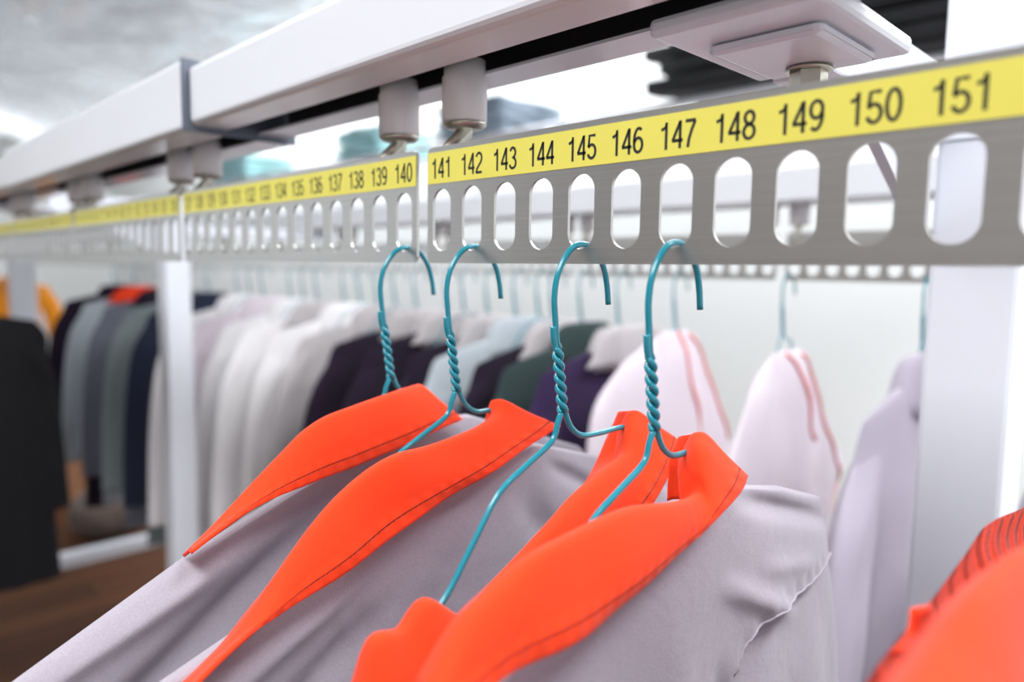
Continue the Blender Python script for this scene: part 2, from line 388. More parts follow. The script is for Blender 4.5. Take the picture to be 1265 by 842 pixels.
GL = {'0': [arcp(.25, .5, .19, .45, 0, 360, 28)], '1': [[(.30, 0), (.30, 1)], [(.30, .90), (.24, .80), (.08, .74)]],
      '2': [arcp(.25, .72, .19, .235, 165, -25, 14)+[(.36, .50), (.12, .22), (.06, .05)], [(.03, .05), (.46, .05)]],
      '3': [arcp(.24, .735, .17, .215, 160, -90, 14)+arcp(.24, .275, .20, .235, 90, -165, 16)[1:]],
      '4': [[(.36, 0), (.36, 1)], [(.35, .96), (.05, .30)], [(.02, .29), (.48, .29)]],
      '5': [[(.43, .95), (.12, .95), (.08, .50)], arcp(.24, .315, .20, .27, 145, -160, 18)],
      '6': [arcp(.25, .32, .19, .27, 0, 360, 24), arcp(.27, .50, .21, .45, 55, 190, 14)],
      '7': [[(.04, .95), (.46, .95)], [(.44, .93), (.30, .60), (.20, .28), (.16, 0)]],
      '8': [arcp(.25, .74, .165, .205, 0, 360, 24), arcp(.25, .275, .195, .235, 0, 360, 24)],
      '9': [arcp(.25, .68, .19, .27, 0, 360, 24), arcp(.23, .50, .21, .45, -125, 10, 14)]}
def digits_mesh(first, n):
    """all the numbers of one plate as one printed mesh, on the plate's front"""
    bm = bmesh.new(); HH, AD, hw = .0094, .00505, .060
    for k in range(n):
        yc = (n/2-.5-k)*SP
        for q, ch in enumerate(str(first+k)):
            for st in GL[ch]:
                P = np.array(st, float); T = np.gradient(P, axis=0); T /= np.linalg.norm(T, axis=1)[:, None]
                if ch in '0689' and np.allclose(P[0], P[-1]): T[0] = T[-1] = (T[0]+T[-1])/np.linalg.norm(T[0]+T[-1])
                N = np.stack([-T[:, 1], T[:, 0]], 1)*hw; V = []
                for p, nn in zip(P, N):
                    for sg in (1, -1):
                        u, v = p+sg*nn
                        V.append(bm.verts.new((-.00106, yc-((q-1.5)*AD+u*AD*.93/.5+.0002), .0400+v*HH)))
                for i in range(len(P)-1): bm.faces.new((V[2*i], V[2*i+1], V[2*i+3], V[2*i+2]))
    return bm
NP = 14
plate_mesh = plate_bm(NP)
front = [(141, .2723+SP/2, 'brushed steel slotted rail plate with yellow strip numbered 141 to 151'),
         (127, .3023-SP/2+NP*SP, 'brushed steel slotted rail plate with yellow strip ending at 140'),
         (113, .3023-SP/2+NP*SP*2+.009, 'pale blurred slotted rail plate just beyond the one ending at 140'),
         (99, .3023-SP/2+NP*SP*3+.018, 'saturated yellow striped rail plate at the far left end'),
         (85, .3023-SP/2+NP*SP*4+.027, 'farthest yellow striped rail plate, touching the left edge of the photo')]
pm = None
for i, (first, yend, lab) in enumerate(front):
    t = thing('rail_plate', lab, 'rail plate', (0, yend-NP*SP/2, 0), 'numbered steel rail plates')
    if pm is None:
        o = link('slotted_plate', plate_mesh, STEEL, t); pm = o.data
        lb = box(bmesh.new(), (-.0010, -NP*SP/2+.0006, .0376), (-.00075, NP*SP/2-.0006, .0523)); lo = link('number_label', lb, YELLOW, t); lm = lo.data
        lo['label'] = 'yellow strip with black printed numbers'
    else:
        o = bpy.data.objects.new('slotted_plate', pm); COL.objects.link(o); o.parent = t
        lo = bpy.data.objects.new('number_label', lm); COL.objects.link(lo); lo.parent = t
    link('printed_numbers', digits_mesh(first, NP), INK, lo, recalc=False)
    for yr in (NP*SP/2-.0070, -NP*SP/2+.0385):
        roller(t, .0165, yr, .0680, 1)
rear0 = None
for k in range(-1, 14):
    yc = .385+.3125*(k+.5); lab = 'plain slotted steel plate on the rear rail, %s' % ('nearest the right post' if k == -1 else 'one of a long row behind the front rail')
    if rear0 is None:
        rear0 = t = thing('rear_rail_plate', 'slotted steel plate of the rear rail nearest the right post', 'rail plate', (.60, yc, -.0115), 'rear rail plates')
        o = bpy.data.objects.new('slotted_plate', pm); COL.objects.link(o); o.parent = t
        for s in (-1, 1): roller(t, .001, s*(NP*SP/2-.013), .0655, .2)
    else:
        copy_tree(rear0, (.60, yc, -.0115), 'slotted steel plate of the rear rail behind the front plates')

# ------------------------------------------------------------------ wire hanger
WR = .00120
HB = [(-.0125, 0, -.0335)]
def hanger(y, x, z, label, group, left=None, right=None, m=TEAL, narrow=False):
    t = thing('wire_hanger', label, 'hanger', (x, y, z), group)
    n = 5
    # hook: tip -> over the slot -> down to the twist
    hook = crom([(.0185, 0, -.0165), (.0172, 0, -.0085), (.0145, 0, -.0010), (.0085, 0, .0058), (.0010, 0, .0078), (-.0065, 0, .0052), (-.0128, 0, -.0030), (-.0150, 0, -.0120), (-.0142, 0, -.0220), (-.0128, 0, -.0325)], n)
    c0, c1 = np.array([-.0128, 0, -.0325]), np.array([-.0088, 0, -.0585])
    def helix(ph, turns, a=0, b=1):
        K = int(28*turns); out = []
        for i in range(K+1):
            s = a+(b-a)*i/K; p = c0+(c1-c0)*s; an = ph+2*math.pi*turns*i/K
            out.append(p+np.array([WR*.98*math.cos(an), WR*.98*math.sin(an), 0]))
        return np.array(out)
    h1 = helix(0, 3.0); h2 = helix(math.pi, 3.0)
    bm = bmesh.new(); tube(bm, np.vstack([hook[:-1]+np.array([.0, 0, 0]), h1]), WR, 12)
    tube(bm, np.vstack([crom([c0+(-.0026, 0, .0085), c0+(-.0022, 0, .004), c0+(-WR, 0, .0002)], 4)[:-1], h2]), WR, 12)
    link('hook', bm, m, t)
    L = left or [(-.0098, 0, -.0585), (-.0118, 0, -.0625), (-.0150, 0, -.0692), (-.0290, 0, -.0762), (-.0435, 0, -.0842), (-.0560, 0, -.1000), (-.0720, 0, -.1190), (-.100, 0, -.136), (-.118, 0, -.146)]
    Rr = [(-.0074, 0, -.0585), (-.0055, 0, -.0625), (-.0022, 0, -.0665), (.0040, 0, -.0697), (.0150, 0, -.0703)]+(right or [(.0230, 0, -.0745), (.0420, 0, -.0930), (.0700, 0, -.112), (.110, 0, -.138), (.118, 0, -.146)])
    bm = bmesh.new()
    body = crom([(p[0], p[1], p[2]) for p in L], 4)
    body2 = crom(Rr, 4)
    bot = np.array([body[-1], (0, 0, -.137), body2[-1]]) if narrow else np.array([(-.118, 0, -.146), (-.112, 0, -.151), (-.05, 0, -.152), (.05, 0, -.152), (.112, 0, -.151), (.118, 0, -.146)])
    tube(bm, body, WR, 10); tube(bm, body2, WR, 10); tube(bm, crom(bot, 4), WR, 10)
    link('shoulder_wire', bm, m, t)
    return t
YS = {1: .3023, 2: .2508, 3: .1862, 4: .1431, 5: .0300}
hl = {1: 'turquoise wire hanger hooked in the slot under number 140', 2: 'turquoise wire hanger hooked in the slot under number 142',
      3: 'turquoise wire hanger hooked in the slot under number 145', 4: 'turquoise wire hanger hooked in the slot under number 147',
      5: 'wire hanger of the nearest orange collared shirt at the right edge'}
for k, y in YS.items(): hanger(y, 0, 0, hl[k], 'turquoise wire hangers on the front rail', [(-.0098, 0, -.0585), (-.010, 0, -.075), (-.012, 0, -.11), (-.03, 0, -.135), (-.07, 0, -.142), (-.118, 0, -.146)] if k == 5 else None, [(.0340, 0, -.0708), (.044, 0, -.080), (.060, 0, -.105), (.110, 0, -.138), (.118, 0, -.146)] if k == 3 else None)

# ------------------------------------------------------------------ shirts
ROWS = [(.140, -.115, -.088, .0), (.1412, -.1160, -.0883, .0024), (.146, -.121, -.0895, .0045), (.153, -.138, -.100, .0085), (.158, -.160, -.125, .0115), (.145, -.184, -.160, .0130),
        (.118, -.206, -.195, .0140), (.103, -.245, -.24, .0150), (.104, -.33, -.33, .0165), (.110, -.46, -.46, .018), (.118, -.60, -.60, .019)]
ROWS4 = [(.140, -.115, -.088, .0), (.1412, -.1160, -.0883, .0024), (.143, -.120, -.0895, .0045), (.149, -.132, -.100, .0085), (.153, -.148, -.120, .0110), (.162, -.170, -.150, .0120),
         (.174, -.205, -.195, .0130), (.184, -.26, -.25, .0140), (.190, -.34, -.34, .0150), (.192, -.46, -.46, .016), (.190, -.60, -.60, .016)]
ROWSJ = [(.140, -.115, -.088, .0), (.1412, -.1160, -.0883, .0024), (.146, -.121, -.0895, .0045), (.156, -.138, -.100, .0085), (.162, -.160, -.125, .0115), (.160, -.20, -.19, .0140), (.158, -.33, -.33, .0165), (.160, -.46, -.46, .018), (.165, -.60, -.60, .019)]
def seam_z(x): return float(np.interp(x, [.036, .0375, .041, .047, .060, .080, .110, .152, .2], [-.9, -.180, -.163, -.1545, -.1490, -.1475, -.1480, -.1465, -.1465]))
def sstep(a): a = max(0., min(1., a)); return a*a*(3-2*a)
def torso_bm(ztop=None, folds=(), length=1., nu=44, nv=5, amp=.0015, seed=0, wid=1., wl=1., rows=None, setin=False):
    R_ = crom(np.array(rows or ROWS), nv); R_[:, 3] = np.maximum(R_[:, 3], 0); R_[0, 3] = 0
    rs = np.random.RandomState(seed); waves = [(rs.uniform(25, 75), rs.uniform(0, 6.3), rs.uniform(-10, 10), rs.uniform(.3, 1)) for _ in range(5)]
    bm = bmesh.new(); rings = []
    def pt(row, u, side):
        xo, zo, zc, T = row; x = u*xo*wid*(wl if u < 0 else 1); au = abs(u)
        z = zc+(zo-zc)*au**1.35
        if ztop:
            zd = -.088-.027*au**1.35
            z += (np.interp(x, ztop[0], ztop[1])-zd)*max(0, 1-(zd-z)/.10)
        if z < -.2: z = -.2+(z+.2)*length
        prof = max(0., 1-au**3.2)**.6
        y = T*prof
        d = 0
        depth = min(1, max(0, (-.088-zc)/.12))
        for f, ph, g, a in waves: d += a*math.sin(f*x*1.3+g*z+ph)
        y += amp*d*depth*prof*(1.6 if z < -.25 else 1)
        if side > 0:     # the side toward the camera (-y)
            for (x0, z0, x1, z1, wd, am) in folds:
                vx, vz = x1-x0, z1-z0; L2 = vx*vx+vz*vz; s = ((x-x0)*vx+(z-z0)*vz)/L2
                dist = ((x-x0)*vz-(z-z0)*vx)/math.sqrt(L2)
                e = math.exp(-(dist/wd)**2)*max(0, min(1, s*4))*max(0, min(1, (1.25-s)*3)); y += am*e*prof*min(1, T/.007)
        if setin and x > .034:
            dd = min(x-.0365, seam_z(x)-z)
            y -= .0042*sstep(dd/.007+.1)*min(1, y/.008)
            y += .0007*math.sin(x*520)*math.exp(-((dd+.003)/.004)**2)*prof
        return (x, -side*y, z)
    us = [math.sin(math.pi/2*(i/(nu/2)-1)) for i in range(nu+1)]
    for row in R_:
        back = [bm.verts.new(pt(row, u, 1)) for u in us]; fr = [bm.verts.new(pt(row, u, -1)) for u in us[1:-1][::-1]]
        rings.append(back+fr)
    n = len(rings[0])
    for a, b in zip(rings, rings[1:]):
        for i in range(n):
            f = bm.faces.new((a[i], a[(i+1) % n], b[(i+1) % n], b[i])); f.smooth = True
    bmesh.ops.remove_doubles(bm, verts=bm.verts, dist=2e-6)
    return bm
def sleeve_bm(s, seed=0, dz=0., wid=1., amp=.0012, length=1., big=False):
    P = crom([(.105, -.122, .032, .004), (.101, -.142, .048, .0075), (.098, -.165, .060, .0090), (.101, -.20, .069, .0095), (.108, -.25, .072, .0105), (.118, -.33, .072, .012), (.128, -.42, .068, .012), (.130, -.50, .064, .012)] if big else [(.110, -.145, .026, .0055), (.127, -.165, .034, .0085), (.146, -.205, .0375, .011), (.160, -.255, .037, .012), (.172, -.34, .036, .013), (.180, -.45, .034, .0135), (.183, -.50, .033, .013)], 5)
    rs = np.random.RandomState(seed+11); bm = bmesh.new(); rings = []; n = 28
    ph = rs.uniform(0, 6.3, 4)
    for k, (cx, cz, hw, T) in enumerate(P):
        d = P[min(k+1, len(P)-1)]-P[max(k-1, 0)]; tx, tz = d[0], d[1]; l = math.hypot(tx, tz); nx, nz = -tz/l, tx/l
        ring = []
        for i in range(n):
            a = 2*math.pi*i/n; q = hw*math.cos(a); y = T*math.sin(a)
            y += amp*math.sin(q*120+cz*18+ph[0])*math.sin(a)+amp*.7*math.sin(cz*55+ph[1]+q*40)*math.sin(a)
            zz = cz+q*nz
            if zz < -.2: zz = -.2+(zz+.2)*length
            ring.append(bm.verts.new((s*(cx+q*nx)*wid, -y, zz+dz)))
        rings.append(ring)
    for a, b in zip(rings, rings[1:]):
        for i in range(n):
            f = bm.faces.new((a[i], a[(i+1) % n], b[(i+1) % n], b[i])); f.smooth = True
    bm.faces.new(rings[0]); bm.faces.new(rings[-1])
    return bm
def seam_path(s, side=1, big=False):
    """armhole seam, just off the torso surface toward -y"""
    P = crom([(.1505, -.1455, .003), (.140, -.1485, .0095), (.110, -.1500, .0118), (.080, -.1505, .0130), (.060, -.1525, .0125), (.047, -.1580, .0125), (.039, -.170, .0125), (.036, -.19, .0125), (.038, -.24, .012)], 6) if big else crom([(.1555, -.160, .003), (.150, -.172, .0075), (.138, -.183, .0105), (.126, -.194, .0125), (.112, -.209, .0115), (.101, -.235, .0060)], 6)
    return [(s*p[0], -side*p[2], p[1]) for p in P]

def front_collar(name, k, st, dt, db, m, parent, ripple=.0, seed=0, vp=None, root=None):
    """st: stations (top px, bottom px); dt/db: how far in front of the hanger plane"""
    rows = []; n = len(st)
    for i, (a, b) in enumerate(st):
        s = i/(n-1)
        yt = YS[k]-np.interp(s, *dt); yb = YS[k]-np.interp(s, *db)
        T = at(a[0], a[1], 1, yt); B = at(b[0], b[1], 1, yb); o = np.array(root)
        W = np.linalg.norm(B-T); q = min(1, W/.03)
        m1 = T+(B-T)*.10+np.array([0, -.0022*q, .0012*q]); m2 = T+(B-T)*.4+np.array([0, -.0032*q, 0]); m3 = T+(B-T)*.75+np.array([0, -.0018*q, 0])
        rows.append([T+np.array([.0005, .0075, -.013*q])-o, T+np.array([0, .0032*q, -.0025*q])-o, T-o, m1-o, m2-o, m3-o, B-o])
    return sheet(name, rows, m, parent, .0014, 7, 5, [-.4, -.1, 0, .1, .4, .75, 1], ripple, seed)

SH = {}
GR = 'grey shirts with orange collars on the front rail'
sl = {1: 'grey shirt with long smooth orange collar, farthest of the four, under number 140',
      2: 'grey shirt with orange collar hanging under number 142',
      3: 'grey shirt under number 145 with crumpled orange collar, mostly hidden',
      4: 'grey shirt under number 147 with wide orange collar and stitched sleeve seam',
      5: 'nearest blurred shirt at the bottom right corner with ribbed orange collar'}
ZT = {1: ([-.18, -.111, -.04, 0, .04, .14], [-.156, -.123, -.096, -.090, -.083, -.118]),
      2: ([-.18, -.11, -.04, 0, .04, .14], [-.158, -.135, -.104, -.096, -.090, -.120]),
      3: ([-.18, -.12, -.07, -.03, 0, .04, .14], [-.175, -.158, -.142, -.118, -.105, -.093, -.117]),
      4: ([-.18, -.10, -.05, 0, .05, .09, .14], [-.150, -.124, -.106, -.098, -.090, -.0985, -.1145]),
      5: ([-.18, -.10, -.05, 0, .05, .14], [-.170, -.150, -.130, -.12, -.11, -.13])}
FO = {1: [(-.085, -.120, -.21, -.172, .0065, .0070), (-.045, -.112, -.185, -.205, .0070, -.0098), (-.03, -.135, -.13, -.245, .010, .0050), (-.02, -.105, .03, -.3, .010, .004), (.0, -.12, -.06, -.26, .007, -.005)],
      2: [(-.06, -.122, -.165, -.172, .0055, .0060), (-.055, -.138, -.15, -.205, .006, -.007), (-.03, -.13, .03, -.30, .010, .0045), (.03, -.105, -.06, -.26, .008, .0045), (.02, -.105, .095, -.2, .007, -.0045), (-.01, -.12, -.07, -.20, .005, -.005), (.045, -.10, .10, -.13, .004, -.004)],
      3: [(-.1, -.15, .05, -.3, .012, -.004), (.05, -.09, .10, -.13, .004, -.004)],
      4: [(.040, -.092, .140, -.1245, .0045, -.0045), (.056, -.088, .132, -.114, .004, .0020), (.02, -.12, .09, -.155, .005, .0035), (.055, -.125, .110, -.138, .0045, .0015), (.0, -.13, -.05, -.3, .010, .005), (.02, -.15, .06, -.25, .007, -.005)],
      5: []}
for k in (1, 2, 3, 4, 5):
    t = thing('orange_collared_shirt', sl[k], 'shirt', (0, YS[k], 0), GR); SH[k] = t
    link('body', torso_bm(ZT[k], FO[k], seed=k, nu=150 if k == 4 else 72, nv=18 if k == 4 else 9, amp=.0013 if k in (3, 4) else .0018, wl=1.42, rows=ROWS4 if k == 4 else None, setin=(k == 4)), GREY, t, True)
    bd = t.children[0]
    if k == 4:      # the right sleeve is set in below a stitched armhole seam
        me = bd.data; bmb = bmesh.new(); bmb.from_mesh(me); bms = bmb.copy()
        def in_sleeve(f):
            c = f.calc_center_median(); return c.x > .036 and c.z < seam_z(c.x)
        bmesh.ops.delete(bmb, geom=[f for f in bmb.faces if in_sleeve(f)], context='FACES')
        bmesh.ops.delete(bms, geom=[f for f in bms.faces if not in_sleeve(f)], context='FACES')
        from mathutils.bvhtree import BVHTree
        bb = bmesh.new(); bb.from_mesh(me); tree = BVHTree.FromBMesh(bb); bb.free()
        bmb.to_mesh(me); bmb.free()
        sv = link('sleeve', bms, GREY, t, True, recalc=False)
        sp = crom([(.152, -.1465), (.110, -.1480), (.080, -.1475), (.060, -.1490), (.047, -.1545), (.041, -.163), (.0375, -.180), (.0365, -.22), (.0365, -.30)], 8); pts = []
        for x, z in sp:
            h = tree.ray_cast(Vector((min(x, .150), -.1, z)), Vector((0, 1, 0)))[0]
            pts.append((x, (h.y if h else -.003)-.0002, z))
        link('armhole_seam', tube(bmesh.new(), pts, .00058, 8), GREY, sv)['label'] = 'pale raised stitched seam'
    for s in ((-1,) if k == 4 else (-1, 1)):
        dz = (-.032 if s < 0 else 0)-(.012 if k in (3, 5) and s < 0 else 0)
        sv = link('sleeve', sleeve_bm(s, k, dz, 1.42 if s < 0 else 1, big=False), GREY, t, True)
        bm = tube(bmesh.new(), [(p[0]*(1.42 if s < 0 else 1), p[1], p[2]+dz) for p in seam_path(s, 1, False)], .0007, 6); link('armhole_seam', bm, GREY, sv)

C1 = [((515, 476), (571, 518)), ((498, 481), (540, 531)), ((478, 488), (505, 548)), ((455, 496), (470, 563)), ((430, 505), (436, 577)), ((402, 516), (402, 589)),
      ((375, 534), (372, 601)), ((348, 561), (343, 613)), ((318, 592), (313, 629)), ((288, 624), (284, 647)), ((262, 652), (258, 664)), ((233, 681), (235, 682))]
C2 = [((612, 494), (690, 526)), ((611, 512), (667, 542)), ((592, 527), (636, 563)), ((560, 541), (598, 589)), ((525, 553), (560, 613)), ((490, 562), (520, 640)),
      ((455, 582), (478, 668)), ((418, 614), (436, 698)), ((385, 652), (396, 726)), ((350, 700), (352, 757)), ((315, 750), (312, 783)), ((280, 795), (274, 812)), ((228, 846), (232, 848))]
C3 = [((781, 508), (834, 545)), ((779, 530), (824, 575)), ((772, 560), (808, 612)), ((744, 583), (790, 645)), ((710, 613), (756, 680)), ((684, 643), (720, 730)),
      ((650, 680), (680, 775)), ((610, 722), (640, 820)), ((572, 762), (600, 860)), ((526, 741), (575, 890)), ((495, 777), (535, 910)), ((461, 789), (495, 925)), ((442, 846), (455, 940))]
C4 = [((862, 535), (918, 587)), ((861, 556), (911, 606)), ((862, 582), (893, 632)), ((861, 610), (868, 664)), ((832, 622), (826, 703)), ((775, 629), (762, 752)),
      ((705, 661), (695, 795)), ((652, 690), (640, 829)), ((602, 733), (585, 868)), ((562, 774), (530, 905)), ((520, 846), (480, 960))]
def fc(k, st, **kw):
    return front_collar('collar', k, st, ([0, .15, .4, 1], kw.pop('dt', [.002, .008, .012, .010])), ([0, .15, .4, 1], kw.pop('db', [.012, .018, .021, .019])), ORANGE, SH[k], root=(0, YS[k], 0), **kw)
cols = {1: fc(1, C1, ripple=.00025, seed=3), 2: fc(2, C2, ripple=.0010, seed=4), 3: fc(3, C3, ripple=.0011, seed=5), 4: fc(4, C4, ripple=.0011, seed=8)}
for o in cols.values(): o['label'] = 'orange collar turned over the neck'
def inner(k, st, dy0, dy1, m=ORANGE_P):
    rows = []
    for a, b in st:
        A = at(a[0], a[1], 1, YS[k]+dy0); B = at(b[0], b[1], 1, YS[k]+dy1); o = np.array((0, YS[k], 0))
        rows.append([A-o, (A+B)/2+np.array([0, .003, 0])-o, B-o])
    o = sheet('collar_stand', rows, m, SH[k], .0013, 5, 4); o['label'] = 'shaded inner side of the orange collar'; return o
inner(3, [((779, 507), (765, 513)), ((780, 525), (751, 540)), ((775, 556), (734, 578)), ((748, 582), (713, 615))], .003, .018)
inner(4, [((861, 535), (838, 546)), ((863, 560), (828, 566)), ((864, 590), (825, 594)), ((862, 618), (824, 618))], .003, .015)
RIB = cloth('orange_ribbed_cloth_shaded', (.66, .032, .006), .05, 1000, .001, 60, .05)  # orange darkened to carry the shade of the recessed inner collar
nt = RIB.node_tree; b_ = nt.nodes['Principled BSDF']; uvn = nt.nodes.new('ShaderNodeUVMap')
wv = nt.nodes.new('ShaderNodeTexWave'); wv.bands_direction = 'X'; wv.inputs['Scale'].default_value = 24; wv.inputs['Distortion'].default_value = .8; wv.inputs['Detail Scale'].default_value = 1.2
bp_ = nt.nodes.new('ShaderNodeBump'); bp_.inputs['Strength'].default_value = .9; bp_.inputs['Distance'].default_value = .008
nt.links.new(uvn.outputs[0], wv.inputs['Vector']); nt.links.new(wv.outputs['Fac'], bp_.inputs['Height'])
nt.links.new(b_.inputs['Normal'].links[0].from_socket, bp_.inputs['Normal']); nt.links.new(bp_.outputs[0], b_.inputs['Normal'])
# shirt 5: ribbed inner face of the collar, then the near fall
A5 = [((1290, 612), (1290, 700)), ((1262, 628), (1262, 706)), ((1225, 645), (1236, 722)), ((1200, 680), (1212, 752)), ((1160, 735), (1180, 795)), ((1115, 790), (1145, 840)), ((1078, 840), (1120, 880)), ((1060, 880), (1100, 930))]
rows = []
for a, b in A5:
    A = at(a[0], a[1], 1, .052); B = at(b[0], b[1], 1, .040); rows.append([A-np.array((0, .03, 0)), (A+B)/2-np.array((0, .028, 0)), B-np.array((0, .03, 0))])
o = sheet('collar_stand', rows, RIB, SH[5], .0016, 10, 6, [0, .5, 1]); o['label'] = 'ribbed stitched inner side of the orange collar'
B5 = [((1320, 660), (1420, 900)), ((1275, 678), (1370, 960)), ((1243, 700), (1330, 1010)), ((1210, 735), (1290, 1040)), ((1180, 775), (1250, 1060)), ((1150, 818), (1215, 1080)), ((1118, 862), (1180, 1100))]
rows = []
for a, b in B5:
    A = at(a[0], a[1], 1, .030); B = at(b[0], b[1], 1, .016); o_ = np.array((0, .03, 0))
    rows.append([A+np.array([.002, .006, -.006])-o_, A-o_, A+(B-A)*.15+np.array([0, -.003, 0])-o_, (A+B)/2+np.array([0, -.003, 0])-o_, B-o_])
o = sheet('collar', rows, ORANGE, SH[5], .0014, 6, 5); o['label'] = 'orange collar fall nearest the camera'
# small flap end on the far side of collar 5
rows = [[at(1128, 752, 1, .050)-o_, at(1150, 748, 1, .048)-o_], [at(1122, 785, 1, .050)-o_, at(1150, 770, 1, .048)-o_], [at(1098, 808, 1, .050)-o_, at(1130, 800, 1, .048)-o_]]
sheet('collar_tip', rows, ORANGE_P, SH[5], .0014, 4, 4)

# ------------------------------------------------------------------ garments on the rear rail
def gcollar_bm(open_=.5, drop=.052, z0=-.066):
    bm = bmesh.new(); G = []
    for i in range(33):
        a = -math.pi/2+open_+(2*math.pi-2*open_)*i/32 + math.pi      # opening toward +y
        f = abs(i/16-1)                   # 0 at back, 1 at front
        ca, sa = math.cos(a+0), math.sin(a+0)
        top = np.array([.040*ca, .012*sa, z0-.012*f**2]); bot = np.array([.070*ca, .024*sa, z0-drop-.020*f**3])
        ins = top+np.array([-.004*ca, -.002*sa, -.018])
        G.append([ins, top, top*.7+bot*.3+np.array([.006*ca, .003*sa, .003]), bot])
    A = np.array(G); B = np.array([crom(A[i], 3) for i in range(len(A))])
    grid(bm, B)
    bmesh.ops.recalc_face_normals(bm, faces=bm.faces[:])
    g = bmesh.ops.solidify(bm, geom=bm.faces[:], thickness=.0015)
    return bm
PROTO = {}
def flap_bm(s):
    P = [[(.030, -.018, -.066), (.052, -.021, -.072), (.070, -.020, -.082)], [(.034, -.022, -.090), (.058, -.024, -.094), (.080, -.022, -.098)], [(.040, -.023, -.112), (.066, -.025, -.112), (.094, -.023, -.112)]]
    A = np.array([[(s*q[0], q[1], q[2]) for q in r] for r in P]); B = np.array([crom(a, 3) for a in A]); C = np.array([crom(B[:, j], 3) for j in range(B.shape[1])])
    bm = bmesh.new(); grid(bm, C); bmesh.ops.recalc_face_normals(bm, faces=bm.faces[:]); bmesh.ops.solidify(bm, geom=bm.faces[:], thickness=.0015); return bm
FLAPS = {}
def garment_mesh(key, length, wid, seed, sw=None, rows=None):
    if key not in PROTO:
        a = link('body', torso_bm(None, [], length, 36, 3, .0024, seed, wid, rows=rows), WHITEC, None, True)
        s = [link('sleeve', sleeve_bm(q, seed, 0, sw or wid, .0020, min(length, 1.2)), WHITEC, None, True) for q in (-1, 1)]
        c = link('collar', gcollar_bm(), WHITEC, None, True)
        PROTO[key] = [a.data, s[0].data, s[1].data, c.data]
        for o in (a, *s, c): bpy.data.objects.remove(o)
    return PROTO[key]
def garment(name, label, cat, x, y, z, m, mc=None, length=1., wid=1., seed=1, scale=1.1, rot=0., group=None, collar=True, sw=None, rows=None):
    ms = garment_mesh((round(length, 2), round(wid, 2), seed), length, wid, seed, sw, rows)
    t = thing(name, label, cat, (x, y, z), group); t.scale = (scale, scale, scale); t.rotation_euler = (0, 0, rot)
    for nm, me, mm in (('body', ms[0], m), ('sleeve', ms[1], m), ('sleeve', ms[2], m), ('collar', ms[3], mc or m)):
        if nm == 'collar' and not collar: continue
        o = bpy.data.objects.new(nm, me); COL.objects.link(o); o.parent = t
        o.material_slots[0].link = 'OBJECT'; o.material_slots[0].material = mm
        if nm == 'collar' and mc:
            o['label'] = 'collar of a different colour'
            for sd_ in (-1, 1):
                if sd_ not in FLAPS:
                    q = link('collar_flap', flap_bm(sd_), WHITEC, None, True); FLAPS[sd_] = q.data; bpy.data.objects.remove(q)
                q = bpy.data.objects.new('collar_flap', FLAPS[sd_]); COL.objects.link(q); q.parent = o
                q.material_slots[0].link = 'OBJECT'; q.material_slots[0].material = mc
    return t
RX, RZ = .60, -.0115
HR = hanger(5.9, RX, RZ, 'turquoise wire hanger on the far end of the rear rail', 'turquoise wire hangers on the rear rail')
HR.location = (RX, 4.50, RZ)
def rear(y, lab_h, *a, **k):
    h = copy_tree(HR, (RX, y, RZ), lab_h); h.scale = (1, 1, 1)
    return h
